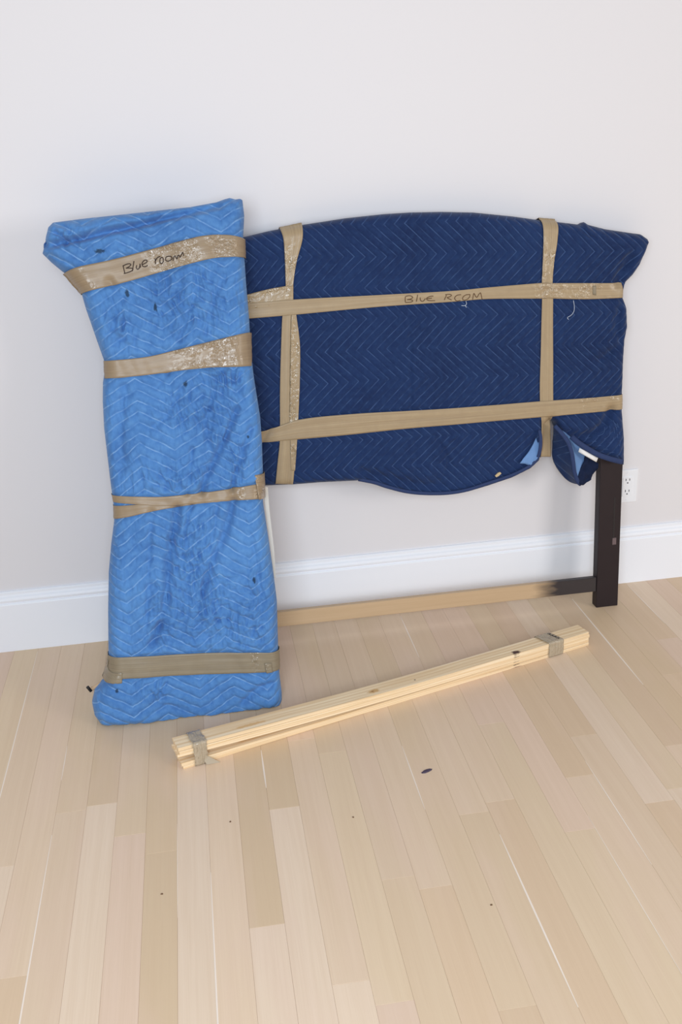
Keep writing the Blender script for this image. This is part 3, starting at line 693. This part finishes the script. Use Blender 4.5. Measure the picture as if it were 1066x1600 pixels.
def tape(shell, name, edges, mat, parent, crink=(), off=0.0026, n=None, wrap=(True, True), axis='u', puck=0.0, label=None, m=11):
    """a strip lying on the shell; edges = (one edge, other edge) polylines"""
    A, Bq = [np.asarray(e, float) for e in edges]
    L = np.linalg.norm(np.diff(A, axis=0), axis=1).sum()
    n = n or max(6, int(L / 0.004))
    A = resample(catmull(A, 6), n); Bq = resample(catmull(Bq, 6), n)
    t = np.linspace(0, 1, m)
    G = A[:, None] * (1 - t)[None, :, None] + Bq[:, None] * t[None, :, None]
    P = G.reshape(-1, 2)
    e = 0.003
    f = lambda q: shell.base(q)
    y = f(P)
    fu = (f(P + [e, 0]) - f(P - [e, 0])) / (2 * e); fv = (f(P + [0, e]) - f(P - [0, e])) / (2 * e)
    nn = np.c_[fu, -np.ones(len(P)), fv]; nn /= np.linalg.norm(nn, axis=1)[:, None]
    along = np.repeat(np.linspace(0, L, n), m); width = float(np.linalg.norm(A - Bq, axis=1).mean())
    across = np.tile(t * width, n)
    tt = np.repeat(np.linspace(0, 1, n), m)
    ck = np.zeros(len(P))
    for (a, b) in crink:
        ck = np.maximum(ck, np.clip((tt - a) / 0.05, 0, 1) * np.clip((b - tt) / 0.04, 0, 1))
    blot = np.clip(0.75 + 0.8 * fbm(along * 30, across * 40, 77, 2), 0, 1)
    ck = ck * blot
    hh = off + 0.0005 * ridge(across * 150 + along * 2, along * 3, 5, 2) + ck * 0.0009 * ridge(along * 70, across * 75, 13, 2) + puck
    co = np.c_[P[:, 0], y, P[:, 1]] + nn * hh[:, None]
    co = co.reshape(n, m, 3); UV = np.c_[along, across].reshape(n, m, 2); CK = ck.reshape(n, m)
    # carry the strip round behind the wrapped edge
    def wrapcols(edge, out):
        rows = []
        for yy, k in ((shell.ymid, 1.0), (shell.ymid + shell.tb * 0.6, -1.2), (shell.ymid + shell.tb * 0.92, -4.2)):
            r = edge.copy(); r[:, :] = edge; r += out * 0.0035 * k; r[:, 1] = np.maximum(edge[:, 1] + 0.0005, yy); rows.append(r)
        return rows
    dirv = lambda a, b: ((a - b) * [1, 0, 1]).mean(0) / max(1e-9, np.linalg.norm(((a - b) * [1, 0, 1]).mean(0)))
    if wrap[1]:
        for i, r in enumerate(wrapcols(co[-1], dirv(co[-1], co[-4]))):
            co = np.concatenate([co, r[None]]); UV = np.concatenate([UV, (UV[-1] + [0.02, 0])[None]]); CK = np.concatenate([CK, CK[-1:]])
    if wrap[0]:
        for i, r in enumerate(wrapcols(co[0], dirv(co[0], co[3]))):
            co = np.concatenate([r[None], co]); UV = np.concatenate([(UV[0] - [0.02, 0])[None], UV]); CK = np.concatenate([CK[:1], CK])
    N = co.shape[0]
    idx = np.arange(N * m).reshape(N, m)
    q = np.stack([idx[:-1, :-1], idx[1:, :-1], idx[1:, 1:], idx[:-1, 1:]], -1).reshape(-1, 4)
    o = mesh_obj(name, co.reshape(-1, 3), q, mat, parent, True, uv=UV.reshape(-1, 2), attr={'crinkle': CK.ravel()}, label=label)
    md = o.modifiers.new('film', 'SOLIDIFY'); md.thickness = 0.0004; md.offset = 0
    return o

def tube_mesh(paths, r, n=6, flat=1.0):
    V, Fa = [], []
    for path in paths:
        p = np.asarray(path, float); b0 = len(V)
        for i in range(len(p)):
            tn = p[min(i + 1, len(p) - 1)] - p[max(i - 1, 0)]; tn = tn / max(1e-9, np.linalg.norm(tn))
            up = np.array([0, 1.0, 0]); sd = np.cross(tn, up); sd /= max(1e-9, np.linalg.norm(sd)); up2 = np.cross(sd, tn)
            for k in range(n):
                a = 2 * math.pi * k / n
                V.append(p[i] + sd * r * math.cos(a) + up2 * r * flat * math.sin(a))
        for i in range(len(p) - 1):
            for k in range(n):
                k2 = (k + 1) % n
                Fa.append((b0 + i * n + k, b0 + i * n + k2, b0 + (i + 1) * n + k2, b0 + (i + 1) * n + k))
        Fa.append(tuple(b0 + k for k in range(n))[::-1]); Fa.append(tuple(b0 + (len(p) - 1) * n + k for k in range(n)))
    return V, Fa

def on_shell(shell, pts, off, sub=4):
    c = catmull(pts, sub); P = c[:, :2]
    return np.c_[P[:, 0], shell.base(P) - off, P[:, 1]]

def strokes(shell, name, L, off, r, mat, parent, label=None):
    V, Fa = tube_mesh([on_shell(shell, s, off) for s in L], r, 6, 0.35)
    return mesh_obj(name, V, Fa, mat, parent, True, label=label)

def patch(name, rows, mat, parent, thick=0.003, sub=6, ruff=0.0, label=None, uvf=None):
    """smooth sheet through rows of (u, v, y) points"""
    R = np.array([catmull(r, sub) for r in rows])
    C = np.array([catmull(R[:, j], sub) for j in range(R.shape[1])]).transpose(1, 0, 2)
    nv, nu = C.shape[:2]
    P = C.reshape(-1, 3)
    y = P[:, 2] + (ruff * fbm(P[:, 0] * 60, P[:, 1] * 60, 3, 2) if ruff else 0)
    idx = np.arange(nv * nu).reshape(nv, nu)
    q = np.stack([idx[:-1, :-1], idx[1:, :-1], idx[1:, 1:], idx[:-1, 1:]], -1).reshape(-1, 4)
    uv = uvf(P[:, 0], P[:, 1]) if uvf else None
    o = mesh_obj(name, np.c_[P[:, 0], y, P[:, 1]], q, mat, parent, True, label=label, uv=uv)
    md = o.modifiers.new('cloth', 'SOLIDIFY'); md.thickness = thick; md.offset = 0
    return o

# ------------------------------------------------------------------ wrapped headboard
HT = math.atan2(.085, 1.35)
hb = thing('wrapped_headboard', 'wide arched headboard wrapped in a navy quilted moving blanket, leaning on the wall', 'headboard', (0.57, -0.150, 0.0), -HT)
shH = Shell(D['H_TOP'], D['H_RIGHT'], D['H_BOT'], D['H_LEFT'], .018, .034, .060, .030, RH,
            [D[k] for k in ('H_T1', 'H_T2', 'H_V1', 'H_V1B', 'H_V2', 'H_T1B')])
bl = shH.build('moving_blanket', 420, 250, M_navy, hb, lambda u, v: np.stack(RH.warp(u, v), 1), label='navy quilted moving blanket with chevron stitching')
# legs, rail
def leg(x0, x1):
    o = bevel_box('leg', (x0, 0.0, 0.0), (x1, 0.036, 0.52), M_esp, hb, b=0.0025, seg=2); return o
lx0, lx1 = D['H_LEG'][0][0] + 0.002, D['H_LEG'][2][0] - 0.001
lg = leg(lx0, lx1)
bevel_box('bolt_slot', (lx1 - 0.026, -0.0006, 0.225), (lx1 - 0.020, 0.002, 0.375), plain('slot_shadow', S(26, 18, 20), 0.6), lg, b=0.0006)
bevel_box('bolt_plate', (lx1 - 0.0265, -0.0012, 0.215), (lx1 - 0.0135, 0.001, 0.238), plain('scuffed_metal', S(104, 88, 90), 0.4, 0.5, 0.3, 90), lg, b=0.0006)
leg(-lx1, -lx0)
def rail_mat():
    m, nt, bs = new_mat('rail_raw_and_painted'); nb = NB(nt)  # tan, changing softly to dark towards the right end
    tc = nb.n('ShaderNodeTexCoord'); ob = tc.outputs['Object']
    sx = nb.n('ShaderNodeSeparateXYZ'); nt.links.new(ob, sx.inputs[0])
    nz = nb.noise(nb.mapping(ob, (10, 10, 40)), 1.0, 3)
    g = nb.noise(nb.mapping(ob, (3, 10, 120)), 1.0, 3)
    x = nb.math('ADD', sx.outputs[0], nb.math('MULTIPLY', nb.math('SUBTRACT', nz, 0.5), 0.10))
    k = nb.rng(x, D['PAINT'][0], D['PAINT'][1], 0, 1)
    tan_col = nb.mix(g, S(204, 176, 142), S(190, 160, 124))
    nb.put(bs.inputs['Base Color'], nb.mix(k, tan_col, S(50, 44, 46)))
    bs.inputs['Roughness'].default_value = 0.45
    return m
bevel_box('stretcher', (-lx0, 0.004, D['H_STR'][1][1]), (lx0, 0.022, D['H_STR'][0][1]), rail_mat(), hb, b=0.0015)
hb_str = [o for o in bpy.data.objects if o.name.startswith('stretcher')][0]
hb_str['label'] = 'tan lower rail with a dark painted right end'
# tapes
cH = 'tan packing tape'
tape(shH, 'packing_tape', D['H_V1'], T_warm, hb, [(0.03, 0.3)], off=.0024, wrap=(True, True), m=13, label='left vertical strip of tan packing tape')
tape(shH, 'packing_tape', D['H_V1B'], T_warm, hb, [(0.0, 1.0)], off=.0034, wrap=(False, False), label='shiny folded overlap strip of tan packing tape')
tape(shH, 'packing_tape', D['H_V2'], T_warm, hb, [(0.04, 0.25)], off=.0024, wrap=(True, True), m=13, label='right vertical strip of tan packing tape')
tape(shH, 'packing_tape', D['H_T1B'], T_warm, hb, [(0.0, 1.0)], off=.0036, wrap=(False, False), label='shiny slanting overlap of tan packing tape')
t1 = tape(shH, 'packing_tape', D['H_T1'], T_warm, hb, [(0.76, 1.0)], off=.0046, wrap=(False, True), m=13, label='upper horizontal strip of tan packing tape with handwriting')
tape(shH, 'packing_tape', D['H_T2'], T_warm, hb, [(0.88, 1.0)], off=.0046, wrap=(False, True), m=13, label='lower horizontal strip of tan packing tape')
tape(shH, 'tape_end', D['H_TAB'], T_dull, t1, [], off=.0062, wrap=(False, False), n=6, m=6)
strokes(shH, 'handwriting', D['W_T1'][:7], 0.0056, 0.0011, M_ink2, t1, label='brown marker word BLUE')
strokes(shH, 'handwriting', D['W_T1'][7:], 0.0056, 0.0011, M_ink2, t1, label='brown marker word ROOM')
# hem, binding and lining
uvH = lambda u, v: np.stack(RH.warp(u, v), 1)
def binding(pts, r=0.006, flat=0.45):
    c = catmull(pts, 6); c = np.c_[c[:, 0], c[:, 2], c[:, 1]]
    V, Fa = tube_mesh([c], r, 10, flat)
    return mesh_obj('binding', V, Fa, M_bind, bl, True, label='navy bound edge')
binding(D['BIND_MAIN'], 0.0055); binding(D['BIND_FLAP'], 0.0065); binding(D['BIND_SWOOSH'], 0.0085)
patch('lining', D['LIN_MAIN'], M_lining, bl, ruff=0.002, label='light blue lining')
patch('blanket_corner', D['FLAP_OUT'], M_navy, bl, uvf=uvH, ruff=0.002, label='turned-up navy corner of the blanket')
patch('lining', D['FLAP_LIN'], M_lining, bl, ruff=0.002, label='light blue lining of the turned-up corner')
patch('corner_fold', D['FLAP_IN'], M_navyin, bl, ruff=0.006, label='dark crumpled inner fold')
c = np.array(D['CARE'])
patch('care_label', D['CARE'], M_label, bl, thick=0.0012, sub=3, label='white care label')
V, Fa = tube_mesh([on_shell(shH, np.array(a)[:, :2], 0.0012, 5) for a in D['ARCS']], 0.0008, 5)
mesh_obj('corner_stitching', V, Fa, M_thread, bl, True, label='curved pale stitching round the corner')
for th in (D['THREADS_H'][:1], D['THREADS_H'][1:]): strokes(shH, 'loose_thread', th, 0.004, 0.0008, M_loose, bl)
fl = np.array(D['FLUFF']); P = fl
V = np.vstack([np.c_[P[:, 0], shH.base(P) - 0.006, P[:, 1]], np.c_[P[:, 0], shH.base(P) + 0.001, P[:, 1]]]); n = len(P)
mesh_obj('lint', V, [tuple(range(n))[::-1], tuple(range(n, 2 * n))] + [(i, (i + 1) % n, n + (i + 1) % n, n + i) for i in range(n)], M_fluff, bl, label='tan scrap of lint')

# ------------------------------------------------------------------ wrapped bundle
BT = math.atan2(.295, 1.35)
bu = thing('wrapped_bundle', 'tall narrow bundle in a bright blue quilted moving blanket, leaning in front of the headboard', 'bundle', (-0.12, -0.51, 0.0), -BT)
shB = Shell(D['B_TOP'], D['B_RIGHT'], D['B_BOT'], D['B_LEFT'], .055, .055, .060, .040, RB,
            [D[k] for k in ('B_1', 'B_2', 'B_3', 'B_3B', 'B_4')])
sB, cB = math.sin(BT), math.cos(BT)
def onfloor(V):
    z = V[:, 2] * cB - V[:, 1] * sB
    k = z < 0.002
    V[k, 2] = (0.002 + V[k, 1] * sB) / cB
    return V
bb = shB.build('moving_blanket', 210, 460, M_blue, bu, lambda u, v: np.stack(RB.warp(u, v), 1), post=onfloor, label='bright blue quilted moving blanket')
b1 = tape(shB, 'packing_tape', D['B_1'], T_b, bu, [(0.42, 0.98), (0.05, 0.12)], off=.003, wrap=(True, True), m=15, label='top strip of tan packing tape with handwriting')
tape(shB, 'packing_tape', D['B_2'], T_b, bu, [(0.42, 1.0)], off=.003, m=15, label='second strip of tan packing tape')
tape(shB, 'packing_tape', D['B_3B'], T_b, bu, [], off=.003, m=11, label='lower crossing strip of tan packing tape')
tape(shB, 'packing_tape', D['B_3'], T_b, bu, [(0.80, 1.0)], off=.004, m=11, label='upper crossing strip of tan packing tape')
t = tape(shB, 'packing_tape', D['B_4'], T_dull, bu, [(0.80, 0.9)], off=.004, m=15, label='bottom strip of greyish packing tape')
tape(shB, 'tape_end', D['B_4T'], T_dull, t, [(0, 1)], off=.0065, wrap=(False, False), n=6, m=8)
tape(shB, 'tape_end', D['B_4B'], T_dull, t, [(0, 1)], off=.005, wrap=(False, False), m=8)
tape(shB, 'packing_tape', D['B_3T'], T_b, bu, [(0, 1)], off=.0065, wrap=(False, True), n=8, m=10, label='torn tape end folded at the right edge')
strokes(shB, 'handwriting', D['W_B1'][:7], 0.0045, 0.0012, M_ink, b1, label='black marker word Blue')
strokes(shB, 'handwriting', D['W_B1'][7:], 0.0045, 0.0012, M_ink, b1, label='black marker word room')
A, Bq = [np.array(q) for q in D['B_SIDE']]
V = [(a[0], .075, a[1]) for a in A] + [(b[0], .075, b[1]) for b in Bq]
n = len(A)
mesh_obj('loose_film', V + [(x, y + .0004, z) for x, y, z in V], [(i, i + 1, n + i + 1, n + i) for i in range(n - 1)] + [(2*n+i, 2*n+n + i, 2*n+n + i + 1, 2*n+i + 1) for i in range(n - 1)], T_clear, bu, label='thin clear strip of film down the right edge')
# the stick poking out at the lower left corner
def to_local(p):
    x, y, z = p[0] + 0.12, p[1] + 0.51, p[2]
    return np.array([x, y * cB - z * sB, y * sB + z * cB])
s0, s1, e0, e1 = [to_local(p) for p in D['STICK']]
V, Fa = tube_mesh([[s0, s0 * .5 + s1 * .5, s1]], 0.006, 10)
st = mesh_obj('stick', V, Fa, M_tan, bu, True, label='tan stick end poking out')
V, Fa = tube_mesh([[e0, e0 * .7 + e1 * .3, e1]], 0.0045, 10)
mesh_obj('dark_tip', V, Fa, M_black, st, True)

# ------------------------------------------------------------------ taped bundle of pine slats
pa = np.array([-0.146, -0.743]); pb = np.array([1.089, -0.3745])
LEN = float(np.linalg.norm(pb - pa)); dirx = (pb - pa) / LEN
ang = math.atan2(dirx[1], dirx[0])
sl = thing('slat_bundle', 'taped stack of thin pale pine slats lying on the floor', 'wood slats', (pa[0], pa[1], 0.0))
sl.rotation_euler = (0, 0, ang)
SW, ST = 0.0535, 0.0092
M_pine = pine_mat([(LEN - 0.262, 0.008, 0.014, 0.011, S(74, 44, 40), 1.0), (LEN - 0.262, -0.026, 0.018, 0.007, S(150, 108, 90), 0.9),
                   (0.565, 0.022, 0.022, 0.009, S(196, 150, 84), 0.8), (0.562, 0.022, 0.005, 0.003, S(140, 92, 44), 0.9),
                   (0.695, 0.020, 0.004, 0.003, S(90, 64, 44), 0.9), (0.20, 0.02, 0.05, 0.007, S(214, 168, 108), 0.7)])
def slat(i, x0, x1, yoff, seed):
    def rise(x):
        return 0.0195 * max(0.0, 1 - x / (LEN * 0.62)) ** 1.6 if i >= 2 else 0.0
    N = 28; V = []; UV = []
    c = 0.0007
    sec = [(c, 0), (SW - c, 0), (SW, c), (SW, ST - c), (SW - c, ST), (c, ST), (0, ST - c), (0, c)]
    for k in range(N + 1):
        x = x0 + (x1 - x0) * k / N
        z = i * ST + rise(x) + 0.0001 * i + (0.0006 * math.sin(x * 5 + seed))
        y0 = yoff + 0.0008 * math.sin(x * 3 + seed * 2)
        for (a, b) in sec:
            V.append((x, y0 + a, max(z + b, 0.0))); UV.append((x, (a if b >= ST - c * 1.1 else a - (ST * 5 - (i * ST + b)) * 0.6)))
    Fa = [(k * 8 + j, k * 8 + (j + 1) % 8, (k + 1) * 8 + (j + 1) % 8, (k + 1) * 8 + j) for k in range(N) for j in range(8)]
    Fa = [f[::-1] for f in Fa]
    Fa += [tuple(range(8)), tuple(range(N * 8, N * 8 + 8))[::-1]]
    return mesh_obj('slat', V, Fa, M_pine, sl, uv=UV)
rs = random.Random(5)
for i in range(5):
    slat(i, rs.uniform(-0.004, 0.004) + (0.006 if i == 0 else 0), LEN + rs.uniform(-0.004, 0.002), rs.uniform(-0.001, 0.0014), i * 1.7)
def wrap_tape(x0, x1, lift, label, tail=False, skew=0.0, ruff=0.0012):
    # section around the stack (y, z), closed
    h = 5 * ST + lift + 0.0012
    sec = [(-0.0022, 0.0012), (-0.0024, h * .5), (-0.0022, h), (0.0, h + 0.0022), (SW * .5, h + 0.0024), (SW, h + 0.0022), (SW + 0.0022, h), (SW + 0.0024, h * .5), (SW + 0.0022, 0.0012)]
    sec = resample(sec, 46)
    m = 14; V = []; UV = []; CK = []
    for i, (y, z) in enumerate(sec):
        for j in range(m):
            t = j / (m - 1); x = x0 + (x1 - x0) * t + skew * (y / SW)
            r = ruff * float(ridge(np.array([i * .35]), np.array([j * .8 + x0 * 9]), 3, 2)[0])
            oy = -abs(r) if y < 0 else (abs(r) if y > SW else 0); ozz = abs(r) if z > h else 0
            V.append((x + r * 1.2, y + oy, z + ozz)); UV.append((i * .003, t * (x1 - x0))); CK.append(0.75)
    idx = np.arange(len(sec) * m).reshape(len(sec), m)
    q = np.stack([idx[:-1, :-1], idx[1:, :-1], idx[1:, 1:], idx[:-1, 1:]], -1).reshape(-1, 4)
    o = mesh_obj('packing_tape', V, q, T_slat, sl, True, uv=UV, attr={'crinkle': CK}, label=label)
    md = o.modifiers.new('film', 'SOLIDIFY'); md.thickness = 0.0004
    return o
tl = wrap_tape(0.037, 0.073, 0.0175, 'crinkled grey tape round the left end')
tr = wrap_tape(LEN - 0.150, LEN - 0.098, 0.0, 'grey tape round the right end', skew=-0.012, ruff=0.0006)
V = [(0.066, -0.0035, 0.026), (0.074, -0.0045, 0.020), (0.100, -0.018, 0.0012), (0.066, -0.010, 0.0012), (0.062, -0.0045, 0.012)]
V += [(x, y + 0.0006, z + 0.0006) for x, y, z in V]
mesh_obj('tape_tail', V, [(0, 4, 3, 2, 1), (5, 6, 7, 8, 9), (0, 1, 6, 5), (1, 2, 7, 6), (2, 3, 8, 7), (3, 4, 9, 8), (4, 0, 5, 9)], T_slat, tl, label='pointed loose tape tail')
# marks scribbled on the right tape
mk = []
hz = 5 * ST + 0.0042
for k in range(4):
    yy = 0.046 - k * 0.011
    xx = LEN - 0.098 - 0.012 * (yy / SW) - 0.012
    mk.append([(xx, yy, hz), (xx + 0.008, yy - 0.003, hz), (xx + 0.002, yy - 0.007, hz)])
V, Fa = tube_mesh([catmull(a, 4) for a in mk], 0.0013, 6)
mesh_obj('pen_marks', V, Fa, M_black, tr, True, label='small dark pen marks')

# ------------------------------------------------------------------ crumbs on the floor
def crumb(name, x, y, sx, sy, h, rot, mat, label, group=None, seed=0):
    r = random.Random(seed); n = 9; V = []
    for lvl, (k, z) in enumerate(((1.0, 0.0), (0.85, h * .6), (0.35, h))):
        for i in range(n):
            a = 2 * math.pi * i / n; q = 1 + (r.uniform(-.2, .2) if lvl == 0 else 0)
            V.append((math.cos(a) * sx * k * q, math.sin(a) * sy * k * q, z))
    Fa = [tuple(range(n))[::-1], tuple(range(2 * n, 3 * n))] + [(l * n + i, l * n + (i + 1) % n, (l + 1) * n + (i + 1) % n, (l + 1) * n + i) for l in range(2) for i in range(n)]
    o = mesh_obj(name, V, Fa, mat); o.location = (x, y, 0.0002); o.rotation_euler = (0, 0, rot)
    o['label'] = label; o['category'] = 'debris'
    if group: o['group'] = group
    return o
crumb('paint_chip', D['CHIPS'][0][0], D['CHIPS'][0][1], 0.0145, 0.0062, 0.003, 0.35, M_chip, 'dark purple chip on the floor right of the middle, below the pine slats', seed=2)
for i, lb in enumerate(['tiny brown crumb on the floorboards at lower left, left of the slat ends', 'tiny brown crumb on the floorboards below the left end of the slats',
                        'tiny brown crumb on the bare floor at bottom centre, left of the purple chip', 'tiny brown crumb on the floorboards furthest right of all the crumbs']):
    x, y = D['CHIPS'][i + 1]
    crumb('crumb', x, y, 0.0028, 0.0022, 0.0015, i, M_speck, lb, group='tiny crumbs on the floor', seed=i + 5)
